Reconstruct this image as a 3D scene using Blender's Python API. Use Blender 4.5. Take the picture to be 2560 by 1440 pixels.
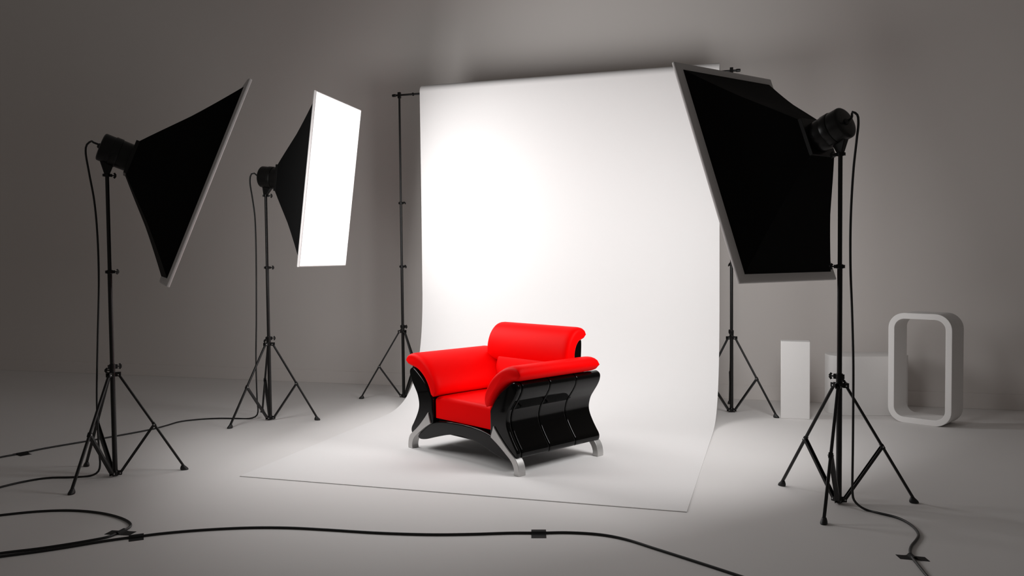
import bpy, bmesh, math, random
from mathutils import Vector, Matrix

# ---------------------------------------------------------------- reset
for o in list(bpy.data.objects): bpy.data.objects.remove(o)
scene = bpy.context.scene
C = scene.collection
V = Vector
R = math.radians

# ---------------------------------------------------------------- camera, world, exposure
LAMP_POWER = {'near': 17.5, 'far': 37.5, 'right': 29.5}
LAMP_SPREAD = {'near': R(168), 'far': R(180), 'right': R(168)}
cam_data = bpy.data.cameras.new('camera')
cam = bpy.data.objects.new('camera', cam_data); C.objects.link(cam)
cam_data.sensor_width = 36.0
cam_data.lens = 2086.0 / 2560.0 * 36.0
cam_data.clip_start = 0.05
yaw, pit, rol = R(17.3), math.atan(77 / 2086.0), R(0.56)
fw = V((-math.sin(yaw) * math.cos(pit), math.cos(yaw) * math.cos(pit), -math.sin(pit)))
r0 = V((math.cos(yaw), math.sin(yaw), 0)); u0 = r0.cross(fw)
rt = math.cos(rol) * r0 - math.sin(rol) * u0; up = rt.cross(fw)
m = Matrix((rt, up, -fw)).transposed().to_4x4(); m.translation = V((0, 0, 1.35))
cam.matrix_world = m
scene.camera = cam
w = bpy.data.worlds.new('world'); scene.world = w; w.use_nodes = True
w.node_tree.nodes['Background'].inputs[0].default_value = (1.0, 0.93, 0.88, 1)
w.node_tree.nodes['Background'].inputs[1].default_value = 0.075
vs = scene.view_settings
vs.view_transform = 'Standard'; vs.look = 'None'; vs.gamma = 1.0; vs.use_curve_mapping = False
vs.exposure = 0.0

# ---------------------------------------------------------------- materials
def mat(name, col, rough=0.5, metal=0.0, spec=0.5, coat=0.0, emis=None, estr=0.0,
        noise=0.0, nscale=20.0, bump=0.0, bscale=60.0, sheen=0.0):
    mt = bpy.data.materials.new(name); mt.use_nodes = True
    nt = mt.node_tree; b = nt.nodes['Principled BSDF']
    b.inputs['Base Color'].default_value = (*col, 1)
    b.inputs['Roughness'].default_value = rough
    b.inputs['Metallic'].default_value = metal
    b.inputs['Specular IOR Level'].default_value = spec
    b.inputs['Coat Weight'].default_value = coat
    b.inputs['Coat Roughness'].default_value = 0.04
    if emis:
        b.inputs['Emission Color'].default_value = (*emis, 1)
        b.inputs['Emission Strength'].default_value = estr
    if noise or bump:
        tc = nt.nodes.new('ShaderNodeTexCoord')
        if noise:
            n = nt.nodes.new('ShaderNodeTexNoise'); n.inputs['Scale'].default_value = nscale
            n.inputs['Detail'].default_value = 5
            nt.links.new(tc.outputs['Object'], n.inputs['Vector'])
            mx = nt.nodes.new('ShaderNodeMixRGB'); mx.blend_type = 'MIX'
            mx.inputs[1].default_value = (*[c * (1 - noise) for c in col], 1)
            mx.inputs[2].default_value = (*[min(1, c * (1 + noise)) for c in col], 1)
            nt.links.new(n.outputs['Fac'], mx.inputs[0])
            nt.links.new(mx.outputs[0], b.inputs['Base Color'])
        if bump:
            n2 = nt.nodes.new('ShaderNodeTexNoise'); n2.inputs['Scale'].default_value = bscale
            n2.inputs['Detail'].default_value = 4
            nt.links.new(tc.outputs['Object'], n2.inputs['Vector'])
            bp = nt.nodes.new('ShaderNodeBump'); bp.inputs['Strength'].default_value = bump
            bp.inputs['Distance'].default_value = 0.01
            nt.links.new(n2.outputs['Fac'], bp.inputs['Height'])
            nt.links.new(bp.outputs[0], b.inputs['Normal'])
    return mt

M = {}
M['floor'] = mat('studio_floor_paint', (0.79, 0.765, 0.75), 0.75, spec=0.2, noise=0.02, nscale=1.5)
M['wall'] = mat('studio_wall_paint', (0.78, 0.732, 0.702), 0.85, spec=0.15, noise=0.015, nscale=1.2)
M['paper'] = mat('seamless_paper', (0.83, 0.81, 0.80), 0.8, spec=0.15)
M['white'] = mat('white_lacquer', (0.80, 0.78, 0.765), 0.6, spec=0.25, noise=0.01, nscale=3)
M['lip'] = mat('softbox_white_lip', (0.72, 0.695, 0.685), 0.8, spec=0.1)
M['diff'] = mat('softbox_diffuser', (0.9, 0.9, 0.9), 0.7, emis=(1, 1, 1), estr=1.0)
M['fabric'] = mat('softbox_black_cloth', (0.0045, 0.0045, 0.0045), 0.85, spec=0.12, bump=0.05, bscale=9)
M['plastic'] = mat('lamp_black_plastic', (0.0055, 0.0052, 0.005), 0.32, spec=0.33)
M['metal'] = mat('stand_black_metal', (0.007, 0.0065, 0.0063), 0.34, spec=0.4)
M['rubber'] = mat('black_rubber', (0.009, 0.009, 0.009), 0.5)
M['bolt'] = mat('bolt_steel', (0.5, 0.5, 0.5), 0.3, metal=1.0)
M['cable'] = mat('cable_rubber', (0.006, 0.006, 0.006), 0.45)
M['tape'] = mat('gaffer_tape', (0.006, 0.0055, 0.0055), 0.7, spec=0.3, bump=0.1, bscale=200)
M['red'] = mat('red_leather', (0.95, 0.0010, 0.0014), 0.5, spec=0.04, bump=0.05, bscale=180)
M['lacquer'] = mat('black_lacquer', (0.0012, 0.0012, 0.0012), 0.05, spec=0.25, coat=0.0)
M['silver'] = mat('brushed_silver', (0.55, 0.54, 0.53), 0.42, metal=0.65, noise=0.03, nscale=90)
M['base'] = mat('chair_underside', (0.004, 0.004, 0.004), 0.7)

# ---------------------------------------------------------------- mesh helpers
def link(name, bm, mt, parent=None, smooth=True, angle=35, bevel=0.0, bseg=3, sub=0, loc=None, thick=0.0):
    if thick:
        bmesh.ops.recalc_face_normals(bm, faces=bm.faces)
        bmesh.ops.solidify(bm, geom=list(bm.faces), thickness=thick)
    bmesh.ops.recalc_face_normals(bm, faces=bm.faces)
    me = bpy.data.meshes.new(name); bm.to_mesh(me); bm.free()
    me.materials.append(M[mt])
    return inst(name, me, parent, smooth, angle, bevel, bseg, sub, loc)

def inst(name, me, parent=None, smooth=True, angle=35, bevel=0.0, bseg=3, sub=0, loc=None):
    o = bpy.data.objects.new(name, me); C.objects.link(o)
    if parent: o.parent = parent
    if loc: o.location = loc
    if bevel:
        md = o.modifiers.new('bevel', 'BEVEL'); md.width = bevel; md.segments = bseg
        md.limit_method = 'ANGLE'; md.angle_limit = R(32); md.use_clamp_overlap = True
    if sub:
        md = o.modifiers.new('sub', 'SUBSURF'); md.levels = sub; md.render_levels = sub
    if smooth:
        for p in me.polygons: p.use_smooth = True
        if angle:
            try: me.set_sharp_from_angle(angle=R(angle))
            except Exception: pass
    return o

def empty(name, label, cat, loc=(0, 0, 0), rz=0.0, group=None):
    o = bpy.data.objects.new(name, None); C.objects.link(o)
    o.empty_display_size = 0.1
    o.location = loc; o.rotation_euler = (0, 0, rz)
    return tag(o, label, cat, group)

def tag(o, label, cat, group=None):
    o['label'] = label; o['category'] = cat
    if group: o['group'] = group
    return o

def frame_of(d):
    d = V(d).normalized()
    a = V((0, 0, 1)) if abs(d.z) < 0.95 else V((1, 0, 0))
    x = d.cross(a).normalized(); y = x.cross(d).normalized()
    return x, y, d

def rings(bm, rs, closed_ends=True, loop=True):
    vr = [[bm.verts.new(p) for p in r] for r in rs]
    n = len(vr[0])
    for a, b in zip(vr[:-1], vr[1:]):
        for i in range(n if loop else n - 1):
            j = (i + 1) % n
            bm.faces.new((a[i], a[j], b[j], b[i]))
    if closed_ends and loop:
        bm.faces.new(vr[0]); bm.faces.new(list(reversed(vr[-1])))
    return vr

def tube(bm, p0, p1, r0, r1=None, seg=14):
    r1 = r0 if r1 is None else r1
    p0, p1 = V(p0), V(p1); x, y, d = frame_of(p1 - p0)
    rings(bm, [[p + (x * math.cos(2 * math.pi * i / seg) + y * math.sin(2 * math.pi * i / seg)) * r
                for i in range(seg)] for p, r in ((p0, r0), (p1, r1))])

def lathe(bm, p0, d, prof, seg=32):
    p0 = V(p0); x, y, d = frame_of(d)
    rings(bm, [[p0 + d * s + (x * math.cos(2 * math.pi * i / seg) + y * math.sin(2 * math.pi * i / seg)) * r
                for i in range(seg)] for s, r in prof])

def obox(bm, c, ax, ay, az, sx, sy, sz):
    c = V(c); ax, ay, az = V(ax).normalized() * sx / 2, V(ay).normalized() * sy / 2, V(az).normalized() * sz / 2
    vs_ = [bm.verts.new(c + i * ax + j * ay + k * az) for i in (-1, 1) for j in (-1, 1) for k in (-1, 1)]
    for f in ((0, 1, 3, 2), (4, 6, 7, 5), (0, 4, 5, 1), (2, 3, 7, 6), (0, 2, 6, 4), (1, 5, 7, 3)):
        bm.faces.new([vs_[i] for i in f])

def box(bm, x0, x1, y0, y1, z0, z1):
    obox(bm, ((x0 + x1) / 2, (y0 + y1) / 2, (z0 + z1) / 2), (1, 0, 0), (0, 1, 0), (0, 0, 1), x1 - x0, y1 - y0, z1 - z0)

def spline(pts, n, dim=3):
    """Catmull-Rom through pts, n samples in total, roughly even along the length."""
    P = [V(p) for p in pts]
    P = [P[0] * 2 - P[1]] + P + [P[-1] * 2 - P[-2]]
    dense = []
    for i in range(1, len(P) - 2):
        p0, p1, p2, p3 = P[i - 1], P[i], P[i + 1], P[i + 2]
        # centripetal parametrisation keeps tight bends from overshooting
        t0 = 0.0; t1 = t0 + max((p1 - p0).length, 1e-5) ** .5
        t2 = t1 + max((p2 - p1).length, 1e-5) ** .5; t3 = t2 + max((p3 - p2).length, 1e-5) ** .5
        for k in range(16):
            t = t1 + (t2 - t1) * k / 16
            A1 = p0 * ((t1 - t) / (t1 - t0)) + p1 * ((t - t0) / (t1 - t0))
            A2 = p1 * ((t2 - t) / (t2 - t1)) + p2 * ((t - t1) / (t2 - t1))
            A3 = p2 * ((t3 - t) / (t3 - t2)) + p3 * ((t - t2) / (t3 - t2))
            B1 = A1 * ((t2 - t) / (t2 - t0)) + A2 * ((t - t0) / (t2 - t0))
            B2 = A2 * ((t3 - t) / (t3 - t1)) + A3 * ((t - t1) / (t3 - t1))
            dense.append(B1 * ((t2 - t) / (t2 - t1)) + B2 * ((t - t1) / (t2 - t1)))
    dense.append(P[-2])
    L = [0.0]
    for a, b in zip(dense[:-1], dense[1:]): L.append(L[-1] + (b - a).length)
    out, j = [], 0
    for k in range(n):
        s = L[-1] * k / (n - 1)
        while j < len(L) - 2 and L[j + 1] < s: j += 1
        f = (s - L[j]) / max(L[j + 1] - L[j], 1e-9)
        out.append(dense[j].lerp(dense[j + 1], min(max(f, 0), 1)))
    return out

def sweep(bm, path, r, seg=10):
    n = len(path); rs = []
    x = None
    for i in range(n):
        d = (path[min(i + 1, n - 1)] - path[max(i - 1, 0)]).normalized()
        if x is None: x, y, _ = frame_of(d)
        else:
            x = (x - d * x.dot(d)).normalized(); y = d.cross(x)
        rs.append([path[i] + (x * math.cos(2 * math.pi * k / seg) + y * math.sin(2 * math.pi * k / seg)) * r for k in range(seg)])
    rings(bm, rs)

def prism(bm, poly, axis, a0, a1):
    """poly: 2-D points; axis 'y': (x,z) extruded along y; axis 'x': (y,z) extruded along x."""
    def p3(p, s): return V((p[0], s, p[1])) if axis == 'y' else V((s, p[0], p[1]))
    rings(bm, [[p3(p, a0) for p in poly], [p3(p, a1) for p in poly]])

def smooth_poly(pts, per=4):
    """closed Catmull-Rom through pts; points given as (x, z, 1) stay sharp corners."""
    n = len(pts); out = []
    for i in range(n):
        p0, p1, p2, p3 = [V(pts[(i + k) % n][:2]) for k in (-1, 0, 1, 2)]
        if len(pts[i]) > 2: p0 = p1 * 2 - p2
        if len(pts[(i + 1) % n]) > 2: p3 = p2 * 2 - p1
        straight = len(pts[i]) > 2 and len(pts[(i + 1) % n]) > 2
        for k in range(1 if straight else per):
            t = k / per
            out.append(0.5 * (2 * p1 + (p2 - p0) * t + (2 * p0 - 5 * p1 + 4 * p2 - p3) * t * t + (3 * p1 - p0 - 3 * p2 + p3) * t ** 3))
    return [(p.x, p.y) for p in out]

# ---------------------------------------------------------------- setting
ROOM = dict(x0=-14.0, x1=7.0, y0=-4.0, y1=8.05, z1=5.6)
def struct(name, bm, mt, bevel=0.0):
    o = link(name, bm, mt, smooth=False, bevel=bevel); o['kind'] = 'structure'; return o
g = ROOM
bm = bmesh.new(); box(bm, g['x0'] - .2, g['x1'] + .2, g['y0'] - .2, g['y1'] + .2, -.2, 0); struct('floor', bm, 'floor')
bm = bmesh.new(); box(bm, g['x0'] - .2, g['x1'] + .2, g['y1'], g['y1'] + .2, 0, g['z1']); struct('wall_back', bm, 'wall')
bm = bmesh.new(); box(bm, g['x0'], g['x1'], g['y1'] - .008, g['y1'], 0, .135); struct('baseboard_back', bm, 'wall', bevel=.003)

# ---------------------------------------------------------------- tripod stands
def az(a): return V((math.cos(a), math.sin(a), 0))

def knob_mesh():
    bm = bmesh.new()
    tube(bm, (-.004, 0, 0), (.016, 0, 0), .0042, seg=8)
    for s in (-1, 1):
        obox(bm, (.019, 0, s * .0085), (1, 0, s * .7), (0, 1, 0), (-s * .7, 0, 1), .011, .007, .019)
    bmesh.ops.recalc_face_normals(bm, faces=bm.faces)
    me = bpy.data.meshes.new('knob'); bm.to_mesh(me); bm.free(); me.materials.append(M['metal'])
    return me
KNOB = knob_mesh()
def bolt_mesh():
    bm = bmesh.new(); lathe(bm, (0, 0, 0), (1, 0, 0), [(0, .0045), (.002, .0042), (.0032, .002)], 8)
    bmesh.ops.recalc_face_normals(bm, faces=bm.faces)
    me = bpy.data.meshes.new('bolt'); bm.to_mesh(me); bm.free(); me.materials.append(M['bolt'])
    return me
BOLT = bolt_mesh()

def stand_parts(t, rot, top, joints, legs_skip=()):
    """pole sections, clamps, hubs, three legs; the Empty t sits on the floor under the pole."""
    zs = [0.012] + joints + [top]
    rad = [.0150, .0134, .0114, .0096]
    for i in range(len(zs) - 1):
        bm = bmesh.new(); tube(bm, (0, 0, zs[i]), (0, 0, zs[i + 1] + (.0 if i == len(zs) - 2 else .01)), rad[i], seg=18)
        link('pole_section', bm, 'metal', t)
    ka = rot + R(60)
    for i, z in enumerate(joints):
        bm = bmesh.new()
        h = .024 if i else .034
        lathe(bm, (0, 0, z - h / 2), (0, 0, 1), [(0, .0165), (.002, .0185), (h - .002, .0185), (h, .0165)], 20)
        k = az(ka)
        obox(bm, k * .021 + V((0, 0, z)), k, k.cross(V((0, 0, 1))), (0, 0, 1), .018, .018, h * .8)
        obox(bm, -k * .020 + V((0, 0, z)), k, k.cross(V((0, 0, 1))), (0, 0, 1), .012, .014, h * .75)
        cl = link('clamp_collar', bm, 'plastic', t, bevel=.0015, bseg=2)
        kn = inst('clamp_knob', KNOB, cl); kn.location = k * .028 + V((0, 0, z)); kn.rotation_euler = (0.5 * i, 0, ka)
    # upper hub with a second knob, lower hub
    bm = bmesh.new()
    lathe(bm, (0, 0, .630), (0, 0, 1), [(0, .0165), (.003, .021), (.024, .021), (.028, .0175), (.046, .0175), (.049, .0155)], 20)
    for k in range(3):
        d = az(rot + R(-82 + 120 * k)); s = d.cross(V((0, 0, 1)))
        for q in (-1, 1):
            obox(bm, d * .032 + s * q * .0112 + V((0, 0, .642)), d, s, (0, 0, 1), .032, .0045, .026)
    hub = link('leg_hub', bm, 'plastic', t, bevel=.001, bseg=2)
    kn = inst('clamp_knob', KNOB, hub); kn.location = az(ka + R(150)) * .018 + V((0, 0, .668)); kn.rotation_euler = (.7, 0, ka + R(150))
    bm = bmesh.new()
    lathe(bm, (0, 0, .004), (0, 0, 1), [(0, .016), (.002, .0195), (.030, .0195), (.034, .017)], 20)
    for k in range(3):
        d = az(rot + R(-82 + 120 * k)); s = d.cross(V((0, 0, 1)))
        for q in (-1, 1):
            obox(bm, d * .027 + s * q * .0125 + V((0, 0, .02)), d, s, (0, 0, 1), .024, .004, .024)
    link('brace_hub', bm, 'plastic', t, bevel=.001, bseg=2)
    for k in range(3):
        a = rot + R(-82 + 120 * k)
        d = az(a); s = d.cross(V((0, 0, 1)))
        A = d * .035 + V((0, 0, .640)); B = d * .402 + V((0, 0, .022))
        J = A.lerp(B, .535); ld = (B - A).normalized(); ln = s.cross(ld)
        bm = bmesh.new()
        obox(bm, (A + B) / 2, ld, s, ln, (B - A).length, .0165, .0145)
        leg = link('leg', bm, 'metal', t, bevel=.004, bseg=3)
        bm = bmesh.new()
        obox(bm, J, ld, s, ln, .030, .023, .018)
        link('leg_joint', bm, 'plastic', leg, bevel=.003)
        bm = bmesh.new()
        E0 = d * .030 + V((0, 0, .020))
        bd = (J - E0).normalized(); bn = s.cross(bd)
        for q in (-1, 1):
            obox(bm, (E0 + J) / 2 + s * q * .0105, bd, s, bn, (J - E0).length, .004, .015)
        obox(bm, (E0 + J) / 2 - bn * .005, bd, s, bn, (J - E0).length * .96, .019, .003)
        link('brace', bm, 'metal', leg, bevel=.0012, bseg=2)
        bm = bmesh.new()
        c = d * .410
        x, y, _ = d, s, None
        prof = [(0.0, .022, .016), (.004, .025, .018), (.012, .024, .017), (.022, .017, .014), (.030, .011, .011)]
        rings(bm, [[c - d * (.004 + z * .35) + x * (rx * math.cos(2 * math.pi * i / 16)) + y * (ry * math.sin(2 * math.pi * i / 16)) + V((0, 0, z))
                    for i in range(16)] for z, rx, ry in prof])
        link('foot', bm, 'rubber', leg)
        for q in (-1, 1):
            for p in (J + s * q * .0125, d * .030 + s * q * .0128 + V((0, 0, .020)), d * .033 + s * q * .0125 + V((0, 0, .640))):
                b = inst('bolt', BOLT, leg); b.location = p; b.rotation_euler = (0, 0, a - q * math.pi / 2)

# ---------------------------------------------------------------- softbox lights
def softbox_light(key, base, rot, yw, pt, label, rise=.147, D=.600):
    t = empty('softbox_light', label, 'studio light', (base[0], base[1], 0), 0, 'softbox lights on tripod stands')
    stand_parts(t, rot, 1.875, [.69, 1.283])
    a = V((math.cos(yw) * math.cos(pt), math.sin(yw) * math.cos(pt), -math.sin(pt)))
    r = a.cross(V((0, 0, 1))).normalized(); u = r.cross(a)
    P = V((0, 0, 1.89 + rise))
    # bracket
    bm = bmesh.new()
    ah = V((a.x, a.y, 0)).normalized()
    lathe(bm, (0, 0, 1.872), (0, 0, 1), [(0, .0155), (.002, .018), (.020, .018), (.022, .016)], 20)
    k = az(rot + R(60))
    obox(bm, k * .020 + V((0, 0, 1.882)), k, k.cross(V((0, 0, 1))), (0, 0, 1), .018, .016, .018)
    obox(bm, -k * .020 + V((0, 0, 1.882)), k, k.cross(V((0, 0, 1))), (0, 0, 1), .012, .014, .017)
    col = link('bracket_collar', bm, 'plastic', t, bevel=.0015, bseg=2)
    kn = inst('clamp_knob', KNOB, col); kn.location = k * .027 + V((0, 0, 1.882)); kn.rotation_euler = (.3, 0, rot + R(60))
    bm = bmesh.new()
    base_c = V((0, 0, 1.890)); top_c = P - u * .080 + a * .030
    rings(bm, [[base_c + ah * sx * .016 + r * sy * .014 for sx, sy in ((-1, -1), (1, -1), (1, 1), (-1, 1))],
               [top_c + a * sx * .042 + r * sy * .020 for sx, sy in ((-1, -1), (1, -1), (1, 1), (-1, 1))]])
    link('tilt_bracket', bm, 'plastic', t, bevel=.004)
    # flash head: three stepped barrels
    bm = bmesh.new(); q = P - a * .037
    lathe(bm, q, a, [(0, .030), (.0005, .072), (.003, .081), (.008, .0865), (.014, .088), (.073, .088)], 40)
    head = link('flash_head', bm, 'plastic', t, angle=40)
    bm = bmesh.new()
    lathe(bm, q, a, [(.070, .088), (.071, .0915), (.074, .0925), (.110, .0925), (.113, .0915), (.114, .088)], 40)
    link('grip_ring', bm, 'plastic', head, angle=40)
    bm = bmesh.new()
    lathe(bm, q, a, [(.112, .087), (.116, .0885), (.168, .0885), (.182, .0885)], 40)
    link('reflector_collar', bm, 'plastic', head, angle=40)
    bm = bmesh.new()
    lathe(bm, q + a * .0005, -a, [(0, .018), (.010, .016), (.016, .010)], 16)
    link('cable_socket', bm, 'rubber', head)
    # speed ring: a square black plate with a folded rim
    S0 = P + a * .146; hs = .108
    bm = bmesh.new()
    rings(bm, [[S0 + a * dz + r * sx * h + u * sy * h for sx, sy in ((-1, -1), (1, -1), (1, 1), (-1, 1))]
               for dz, h in ((-.006, hs - .004), (-.006, hs), (.016, hs + .001), (.016, hs - .004))])
    link('speed_ring', bm, 'plastic', t, bevel=.0015, bseg=2)
    # four black cloth panels, sagging slightly inwards
    W, Hh = .885, 1.356
    dep = .028; ins = .046
    rim = P + a * (D - dep + .004)
    cr = [(-1, -1), (1, -1), (1, 1), (-1, 1)]
    NT, NS = 10, 12
    for f in range(4):
        (x0, y0), (x1, y1) = cr[f], cr[(f + 1) % 4]
        bm = bmesh.new(); rows = []
        for i in range(NT + 1):
            tt = i / NT; row = []
            sag = 1 - .055 * (1 - abs(2 * tt - 1) ** 1.3) * (1 - .35 * tt)
            hw = (hs * .98 + (W / 2 - ins - hs * .98) * tt) * sag
            hh = (hs * .98 + (Hh / 2 - ins - hs * .98) * tt) * sag
            c = S0 + a * .010 + (rim - (S0 + a * .010)) * tt
            for j in range(NS + 1):
                s = j / NS
                dip = 1 - .018 * math.sin(math.pi * s) * math.sin(math.pi * tt)
                row.append(bm.verts.new(c + r * (x0 + (x1 - x0) * s) * hw * dip + u * (y0 + (y1 - y0) * s) * hh * dip))
            rows.append(row)
        for ra, rb in zip(rows[:-1], rows[1:]):
            for j in range(NS): bm.faces.new((ra[j], ra[j + 1], rb[j + 1], rb[j]))
        link('cloth_panel', bm, 'fabric', t, angle=40, thick=.003)
    # white lip frame around the diffuser: back flange, side, thin front border
    bm = bmesh.new()
    def rect(dz, i_): return [P + a * (D - dep + dz) + r * sx * (W / 2 - i_) + u * sy * (Hh / 2 - i_) for sx, sy in cr]
    rs = [rect(.006, .060), rect(0, .056), rect(-.001, .030), rect(.002, .012), rect(.008, .003), rect(.014, 0), rect(dep - .003, .001), rect(dep, .004), rect(dep, .008), rect(dep - .004, .009), rect(dep - .010, .056)]
    vr = [[bm.verts.new(p) for p in rr] for rr in rs]
    for i in range(len(vr)):
        A_, B_ = vr[i], vr[(i + 1) % len(vr)]
        for j in range(4): bm.faces.new((A_[j], A_[(j + 1) % 4], B_[(j + 1) % 4], B_[j]))
    link('lip_frame', bm, 'lip', t, angle=60)
    bm = bmesh.new()
    obox(bm, P + a * (D - .0055), r, u, a, W - .018, Hh - .018, .003)
    link('diffuser', bm, 'diff', t, smooth=False)
    ld = bpy.data.lights.new('softbox_glow', 'AREA'); ld.shape = 'RECTANGLE'
    ld.size = W - .022; ld.size_y = Hh - .022; ld.energy = LAMP_POWER[key]; ld.spread = LAMP_SPREAD[key]
    lo = bpy.data.objects.new('softbox_glow', ld); C.objects.link(lo); lo.parent = t
    mm = Matrix((r, u, -a)).transposed().to_4x4(); mm.translation = P + a * (D - .0025)
    lo.matrix_local = mm
    return t

softbox_light('near', (-3.935, 4.216), R(0), R(42.4), R(21.6),
              'black softbox light on a tripod, turned edge-on, leftmost in the studio', rise=.156, D=.613)
softbox_light('far', (-4.029, 6.057), R(-25), R(5.0), R(7.2),
              'softbox light on a tripod with its glowing white front in view')
softbox_light('right', (.349, 4.798), R(98), R(143.0), R(20.5),
              'black softbox light seen from behind on the tripod in front of the white plinths')

# ---------------------------------------------------------------- backdrop on its two stands
def backdrop_stand(x, y, rot, label):
    t = empty('backdrop_stand', label, 'stand', (x, y, 0), 0, 'backdrop stands')
    stand_parts(t, rot, 2.93, [.69, 1.27, 1.88])
    bm = bmesh.new()
    box(bm, -.014, .014, -.013, .013, 2.880, 2.938)
    link('crossbar_socket', bm, 'plastic', t, bevel=.003)
    return t
BY = 7.37
backdrop_stand(-3.406, BY, R(-74), 'tall thin black tripod holding the left end of the paper backdrop')
backdrop_stand(-.328, BY, R(57), 'tall thin black tripod holding the right end of the paper backdrop')

t = empty('crossbar', 'black horizontal bar carrying the paper roll between two tall tripods', 'crossbar', (-1.867, BY, 2.91))
bm = bmesh.new(); tube(bm, (-1.60, 0, 0), (1.60, 0, 0), .0095, seg=16); link('bar', bm, 'metal', t)
for s in (-1, 1):
    bm = bmesh.new(); lathe(bm, (s * 1.575, 0, 0), (s, 0, 0), [(0, .010), (.004, .0135), (.020, .014), (.036, .0125), (.038, .009)], 16)
    link('end_cap', bm, 'plastic', t)
    bm = bmesh.new(); lathe(bm, (s * 1.388, 0, 0), (s, 0, 0), [(0, .011), (.003, .016), (.013, .016), (.016, .011)], 16)
    link('stop_ring', bm, 'plastic', t)

PX0, PX1 = -3.163, -.424
t = empty('paper_backdrop', 'wide white seamless paper backdrop hanging from the bar and sweeping onto the floor', 'backdrop', ((PX0 + PX1) / 2, 5.9, 0))
cx = (PX0 + PX1) / 2; hwid = (PX1 - PX0) / 2
zr, rr = 2.91, .073
prof = []
for k in range(0, 25):                      # around the roll: from behind over the top to the front
    th = R(-40 + k * 220 / 24)
    prof.append((BY + rr * math.cos(th), zr + rr * math.sin(th)))
yf_ = BY - rr
for k in range(1, 13): prof.append((yf_ + .004 * math.sin(k / 12 * math.pi), zr - (zr - 1.0) * k / 12))
b0, b1, b2, b3 = V((yf_, 1.0)), V((yf_ - .02, .25)), V((7.0, .005)), V((6.45, .005))
for k in range(1, 41):
    s = k / 40
    p = b0 * (1 - s) ** 3 + 3 * b1 * s * (1 - s) ** 2 + 3 * b2 * s * s * (1 - s) + b3 * s ** 3
    prof.append((p.x, max(p.y, .005)))
for k in range(1, 21): prof.append((6.45 - (6.45 - 4.412) * k / 20, .005))
TH = .0046
back = []
for i in range(len(prof)):
    a_, b_ = V(prof[max(i - 1, 0)]), V(prof[min(i + 1, len(prof) - 1)])
    d_ = (b_ - a_).normalized(); n_ = V((-d_.y, d_.x))          # points to the back / underside
    q_ = V(prof[i]) + n_ * TH; back.append((q_.x, max(q_.y, .0003)))
loop2 = prof + list(reversed(back))
bm = bmesh.new()
rings(bm, [[V((x, y - 5.9, z)) for y, z in loop2] for x in [-hwid + 2 * hwid * i / 8 for i in range(9)]])
link('paper_sheet', bm, 'paper', t, angle=40)
bm = bmesh.new(); tube(bm, (-hwid - .0, BY - 5.9, zr), (hwid, BY - 5.9, zr), .067, seg=48)
link('paper_roll', bm, 'paper', t)

# ---------------------------------------------------------------- armchair
ARM_A = R(-29.6)
ch = empty('armchair', 'red leather armchair with glossy black sides and silver legs', 'armchair', (-1.777, 5.464, 0.0052), ARM_A)

def cushion(name, mid, th, axis, a0, a1, rnd=.055, n=26, ns=34, parent=ch, tpow=4.0, puff=.0, ruck=0.0, rc0=True, rc1=True):
    """A padded roll: a curved mid line with thickness, drawn out along an axis, its ends rounded off."""
    M2 = spline([(p[0], p[1], 0) for p in mid], n)
    def section(f, extra):
        left, right = [], []
        for i in range(n):
            d = (M2[min(i + 1, n - 1)] - M2[max(i - 1, 0)]).normalized()
            nn = V((-d.y, d.x, 0))
            t = i / (n - 1)
            hh = th * max(1 - abs(2 * t - 1) ** tpow, 0) ** .5 * f + 1e-4
            p = M2[i] if f > .98 else M2[i]
            left.append((p + nn * (hh + extra), t)); right.append((p - nn * hh, t))
        pts = left + list(reversed(right[1:-1]))
        return pts
    S = []
    for k in range(ns + 1):
        # denser sampling in the rounded ends
        u_ = k / ns
        s = .5 - .5 * math.cos(math.pi * u_)
        pos = a0 + (a1 - a0) * s
        e0 = max(0, 1 - (pos - a0) / rnd) if rc0 else 0
        e1 = max(0, 1 - (a1 - pos) / rnd) if rc1 else 0
        e = max(e0, e1)
        f = max(1 - e ** 2.6, 0) ** (1 / 2.2)
        f = .42 + .58 * f
        f *= 1 + puff * math.sin(math.pi * s)
        sec = section(f, 0)
        ring = []
        for q, (p, t) in enumerate(sec):
            o = 0.0
            if ruck:
                dd = min(pos - a0 if rc0 else 9, a1 - pos if rc1 else 9)
                o = ruck * math.exp(-((dd - .055) / .022) ** 2) * math.sin(t * 75) * math.sin(math.pi * t)
            if axis == 'y': ring.append(V((p.x, pos + o, p.y)))
            else: ring.append(V((pos + o, p.x, p.y)))
        S.append(ring)
    bm = bmesh.new(); rings(bm, S)
    return link(name, bm, 'red', parent, angle=70)

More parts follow.
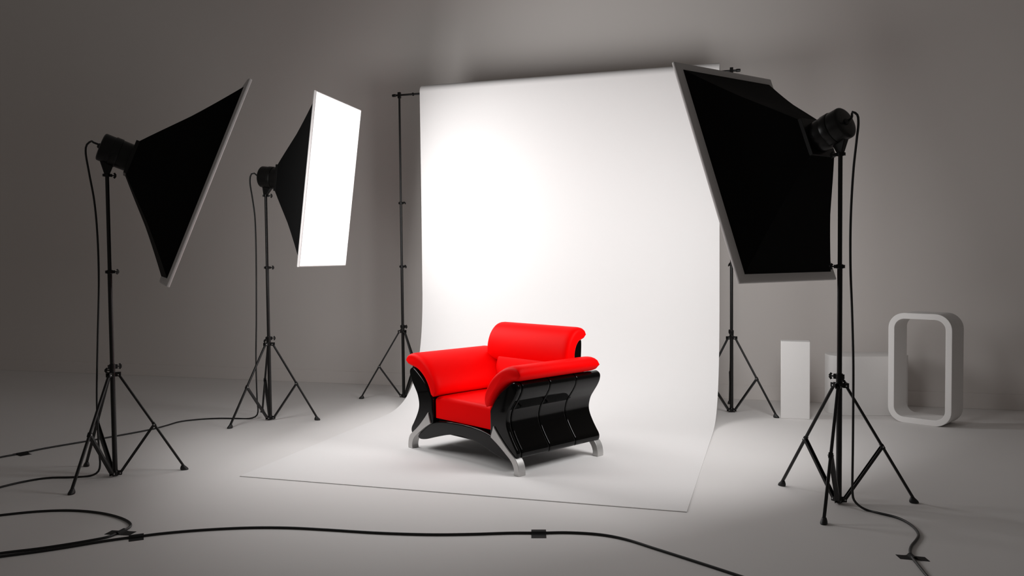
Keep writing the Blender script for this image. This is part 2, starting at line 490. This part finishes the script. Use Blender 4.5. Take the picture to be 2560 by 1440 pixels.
# seat: box with rounded top edges and a crowned top
def rounded_slab(name, x0, x1, y0, y1, z0, z1, rad, crown, mt, parent):
    bm = bmesh.new()
    nx, ny = 28, 28
    def ease(k, n, a, b):
        s = k / n; return a + (b - a) * (.5 - .5 * math.cos(math.pi * s))
    top = []
    for i in range(nx + 1):
        row = []
        for j in range(ny + 1):
            x, y = ease(i, nx, x0, x1), ease(j, ny, y0, y1)
            d = min(x - x0, x1 - x, y - y0, y1 - y)
            dz = 0 if d > rad else rad - math.sqrt(max(rad * rad - (rad - d) ** 2, 0))
            cu = math.sin(math.pi * i / nx) * math.sin(math.pi * j / ny)
            row.append(bm.verts.new((x, y, z1 - dz + crown * cu ** .7)))
        top.append(row)
    for i in range(nx):
        for j in range(ny): bm.faces.new((top[i][j], top[i + 1][j], top[i + 1][j + 1], top[i][j + 1]))
    edge = [top[i][0] for i in range(nx)] + [top[nx][j] for j in range(ny)] + [top[i][ny] for i in range(nx, 0, -1)] + [top[0][j] for j in range(ny, 0, -1)]
    low = []
    for v in edge:
        low.append(bm.verts.new((v.co.x, v.co.y, z0)))
    for k in range(len(edge)):
        q = (k + 1) % len(edge); bm.faces.new((edge[k], edge[q], low[q], low[k]))
    bm.faces.new(low)
    return link(name, bm, mt, parent, angle=60)
rounded_slab('seat_cushion', -.285, .285, -.362, .24, .2455, .392, .026, .012, 'red', ch)
# front of the seat drops behind the apron
for s in (-1, 1):
    mid = [(s * .278, .395), (s * .292, .462), (s * .342, .537), (s * .412, .592), (s * .480, .620), (s * .540, .627), (s * .586, .622)]
    if s < 0: mid = mid
    cushion('arm_cushion', mid, .050, 'y', -.392, .345, rnd=.055, ruck=.004, tpow=8)
cushion('lumbar_cushion', [(.190, .355), (.215, .44), (.245, .54), (.275, .65)], .055, 'x', -.295, .295, rnd=.035, tpow=6)
cushion('headrest_cushion', [(.272, .585), (.258, .65), (.265, .715), (.289, .768), (.325, .803), (.365, .814), (.405, .808)], .049, 'x', -.412, .412, rnd=.055, ruck=.004, tpow=8)

# black lacquered sides: three panels behind a front frame, S-shaped in section
S_OUT = [(.508, .573), (.540, .570), (.558, .550), (.554, .515), (.533, .475), (.500, .430), (.473, .390), (.458, .345),
         (.456, .310), (.466, .275), (.490, .230), (.520, .185), (.543, .153), (.549, .128), (.540, .106), (.512, .098)]
S_IN = [(.460, .115), (.400, .158), (.350, .195), (.297, .206, 1), (.297, .372, 1), (.318, .405), (.372, .475), (.440, .530)]
prof_side = smooth_poly(S_OUT + S_IN, 4)
for s in (-1, 1):
    P2 = [(s * x, z) for x, z in prof_side]
    for y0, y1 in ((-.343, -.104), (-.0985, .141), (.1465, .386)):
        bm = bmesh.new(); prism(bm, P2, 'y', y0, y1)
        link('side_panel', bm, 'lacquer', ch, bevel=.007, bseg=4, angle=40)
    # front frame: the same section, a touch fuller, with a rounded front edge
    bm = bmesh.new(); prism(bm, P2, 'y', -.384, -.3485)
    link('side_frame', bm, 'lacquer', ch, bevel=.010, bseg=4, angle=40)

# apron boards front and rear (arched, drooping like wings)
AP = [(0, .2445), (.15, .2385), (.25, .226), (.315, .208), (.36, .183), (.42, .140), (.468, .104), (.478, .086), (.450, .0765), (.39, .083), (.28, .114), (.13, .152), (0, .166)]
half = spline([(p[0], p[1], 0) for p in AP], 50)
poly = [(p.x, p.y) for p in half] + [(-p.x, p.y) for p in reversed(half[1:-1])]
for y0, y1 in ((-.380, -.335), (.330, .372)):
    bm = bmesh.new(); prism(bm, poly, 'y', y0, y1)
    link('apron_board', bm, 'lacquer', ch, bevel=.010, bseg=4, angle=40)

# silver legs
LEG = [(.338, .280, 1), (.372, .243), (.420, .196), (.470, .153), (.515, .120), (.545, .098), (.563, .068), (.571, .034), (.572, .0, 1),
       (.522, .0, 1), (.526, .030), (.515, .062), (.490, .092), (.440, .128), (.380, .168), (.312, .206, 1)]
leg_poly = smooth_poly(LEG, 5)
for s in (-1, 1):
    for y0, y1 in ((-.394, -.336), (.337, .395)):
        bm = bmesh.new(); prism(bm, [(s * x, z) for x, z in leg_poly], 'y', y0, y1)
        link('leg', bm, 'silver', ch, bevel=.003, bseg=2, angle=40)

# back shell and under-seat box
SH = [(.372, .782), (.398, .772), (.405, .745), (.400, .65), (.388, .54), (.372, .44), (.366, .36), (.374, .27), (.392, .18), (.392, .13), (.372, .115),
      (.345, .13), (.330, .25), (.325, .42), (.322, .55), (.318, .66), (.332, .735)]
bm = bmesh.new(); prism(bm, smooth_poly(SH, 4), 'x', -.372, .372)
link('back_shell', bm, 'lacquer', ch, bevel=.006, bseg=3, angle=40)
bm = bmesh.new(); box(bm, -.296, .296, -.334, .325, .140, .246); link('seat_base', bm, 'base', ch, bevel=.004)

# ---------------------------------------------------------------- white display props on the right
t = bmesh.new(); box(t, .073, .300, 7.19, 7.32, 0, .637)
tag(link('tall_plinth', t, 'white', None, smooth=True, bevel=.004, bseg=3), 'narrow upright white display plinth beside the right backdrop tripod', 'plinth')

bm = bmesh.new()
def rrect(w_, h_, rad, n=8):
    out = []
    for cx_, cy_, a0 in ((w_ / 2 - rad, h_ / 2 - rad, 0), (-w_ / 2 + rad, h_ / 2 - rad, 90), (-w_ / 2 + rad, -h_ / 2 + rad, 180), (w_ / 2 - rad, -h_ / 2 + rad, 270)):
        for k in range(n + 1):
            a_ = R(a0 + 90 * k / n); out.append((cx_ + rad * math.cos(a_), cy_ + rad * math.sin(a_)))
    return out
rings(bm, [[V((x, y, z)) for x, y in rrect(.66, .36, .16, 12)] for z in (0, .495)])
o = link('low_plinth', bm, 'white', None, bevel=.003, bseg=2); o.location = (.768, 7.662, 0); o.rotation_euler = (0, 0, R(14))
tag(o, 'low wide white plinth with rounded corners behind the right tripod', 'plinth')

bm = bmesh.new()
o_out, o_in = rrect(.48, .877, .125, 10), rrect(.384, .783, .078, 10)
vv = [[bm.verts.new((x, y_, z)) for x, z in ring] for ring, y_ in ((o_out, 0), (o_out, .262), (o_in, .262), (o_in, 0))]
for i in range(4):
    A_, B_ = vv[i], vv[(i + 1) % 4]; n_ = len(A_)
    for j in range(n_): bm.faces.new((A_[j], A_[(j + 1) % n_], B_[(j + 1) % n_], B_[j]))
o = link('display_frame', bm, 'white', None, bevel=.003, bseg=2)
dd = az(R(-28.6)); c0 = V((.985, 7.259, 0)) + dd * .141
o.location = (c0.x, c0.y, .4385); o.rotation_euler = (0, 0, R(-28.6))
tag(o, 'upright white hollow frame with rounded corners standing on the floor', 'display frame')

# ---------------------------------------------------------------- cables
CR = .0062
def cable(name, pts, label, n):
    bm = bmesh.new(); sweep(bm, spline(pts, n), CR, 10)
    return tag(link(name, bm, 'cable', None, angle=0), label, 'cable', 'black floor cables')
cable('power_cable', [(-3.945,4.205,2.060),(-3.985,4.168,2.080),(-4.023,4.189,2.093),(-4.050,4.180,2.071),(-4.058,4.178,2.032),(-4.041,4.182,1.903),(-4.014,4.189,1.730),(-4.000,4.192,1.532),(-3.996,4.190,1.233),(-4.011,4.183,0.859),(-4.024,4.176,0.484),(-4.021,4.175,0.283),(-4.017,4.176,0.157),(-4.013,4.176,0.081),(-4.021,4.173,0.041),(-4.043,4.166,0.019),(-4.082,4.154,CR),(-4.162,4.103,CR),(-4.277,4.062,CR),(-4.327,4.019,CR),(-4.377,3.920,CR),(-4.401,3.803,CR),(-4.417,3.608,CR),(-4.47,2.95,CR),(-4.62,2.2,CR)],
      'black power cable hanging from the leftmost softbox light down to the floor', 220)
cable('power_cable', [(-4.054,6.055,2.040),(-4.093,6.051,2.045),(-4.129,6.033,2.074),(-4.149,6.027,2.055),(-4.157,6.026,1.998),(-4.142,6.033,1.865),(-4.127,6.040,1.715),(-4.126,6.046,1.448),(-4.142,6.053,0.843),(-4.156,6.056,0.504),(-4.157,6.062,0.163),(-4.153,6.065,0.067),(-4.167,6.061,0.027),(-4.220,6.045,CR),(-4.337,6.015,CR),(-4.504,5.972,CR),(-4.637,5.884,CR),(-4.711,5.777,CR),(-4.710,5.606,CR),(-4.720,5.457,CR),(-4.854,5.058,CR),(-5.011,4.662,CR),(-5.035,4.517,CR),(-5.078,4.396,CR),(-5.119,4.189,CR),(-5.30,3.25,CR),(-5.55,2.3,CR)],
      'black power cable from the glowing softbox light running left behind the leftmost tripod', 240)
cable('power_cable', [(0.368,4.784,2.046),(0.400,4.755,2.064),(0.401,4.727,2.092),(0.425,4.728,2.076),(0.432,4.740,2.038),(0.427,4.770,1.953),(0.413,4.776,1.804),(0.399,4.757,1.550),(0.397,4.742,1.297),(0.405,4.729,1.043),(0.411,4.717,0.791),(0.411,4.705,0.581),(0.409,4.689,0.329),(0.407,4.680,0.183),(0.407,4.676,0.103),(0.413,4.675,0.061),(0.435,4.680,0.032),(0.475,4.691,CR),(0.537,4.645,CR),(0.607,4.595,CR),(0.651,4.514,CR),(0.672,4.412,CR),(0.670,4.327,CR),(0.648,4.250,CR),(0.616,4.162,CR),(0.598,4.081,CR),(0.595,4.007,CR),(0.605,3.910,CR),(0.620,3.783,CR),(0.643,3.638,CR),(0.76,2.95,CR),(0.92,2.2,CR)],
      'black power cable of the right softbox light, taped near the lower right corner', 330)
cable('floor_cable', [(-4.65,2.45,CR),(-4.062,3.224,CR),(-3.914,3.377,CR),(-3.764,3.490,CR),(-3.607,3.549,CR),(-3.426,3.555,CR),(-3.259,3.516,CR),(-3.159,3.468,CR),(-3.111,3.428,CR),(-3.087,3.376,CR),(-3.086,3.314,CR),(-3.089,3.251,CR),(-3.139,3.178,CR),(-3.206,3.101,CR),(-3.276,3.031,CR),(-3.402,2.929,CR),(-3.537,2.801,CR),(-4.20,2.16,CR)],
      'black cable making a wide loop on the floor at the lower left', 200)
cable('floor_cable', [(-4.16,2.13,CR),(-3.499,2.771,CR),(-3.365,2.896,CR),(-3.244,3.001,CR),(-3.158,3.088,CR),(-3.073,3.184,CR),(-2.985,3.268,CR),(-2.950,3.296,CR),(-2.875,3.360,CR),(-2.719,3.460,CR),(-2.508,3.557,CR),(-2.313,3.611,CR),(-2.103,3.638,CR),(-1.831,3.664,CR),(-1.576,3.711,CR),(-1.390,3.769,CR),(-1.208,3.838,CR),(-1.080,3.874,CR),(-0.946,3.917,CR),(-0.791,3.930,CR),(-0.669,3.899,CR),(-0.505,3.804,CR),(-0.315,3.690,CR),(-0.125,3.572,CR),(0.049,3.456,CR),(0.70,2.95,CR)],
      'long black cable crossing the floor in front of the paper backdrop', 280)

# ---------------------------------------------------------------- gaffer tape strips over the cables
def tape(c, ang, length, width, label, skew=0.0):
    bm = bmesh.new(); d = az(ang); s = V((-d.y, d.x, 0)); rows = []
    N = 28
    for i in range(N + 1):
        q = (i / N - .5) * length
        h = .0012 + .0135 * math.exp(-(q / .0105) ** 4) + .004 * math.exp(-(q / .018) ** 2) * (1 - math.exp(-(q / .0105) ** 4))
        rows.append([bm.verts.new(V((c[0], c[1], h)) + d * (q + skew * j * width) + s * j * width) for j in (-.5, -.25, 0, .25, .5)])
    for a_, b_ in zip(rows[:-1], rows[1:]):
        for j in range(4): bm.faces.new((a_[j], a_[j + 1], b_[j + 1], b_[j]))
    o = link('gaffer_tape', bm, 'tape', None, angle=50, thick=.001)
    return tag(o, label, 'tape', 'gaffer tape strips')
tape((-5.030, 4.530), R(-20), .125, .075, 'black tape strip holding the cable at the left edge of the picture')
tape((-3.086, 3.330), R(8), .135, .060, 'black tape strip across the looped cable at the lower left')
tape((-2.960, 3.296), R(131), .105, .066, 'black tape strip where the long cable leaves the looped one')
tape((-1.083, 3.876), R(106), .125, .072, 'black tape strip on the middle of the long floor cable')
tape((.598, 4.010), R(0), .120, .052, 'black tape strip over the cable in the lower right corner', skew=-.25)
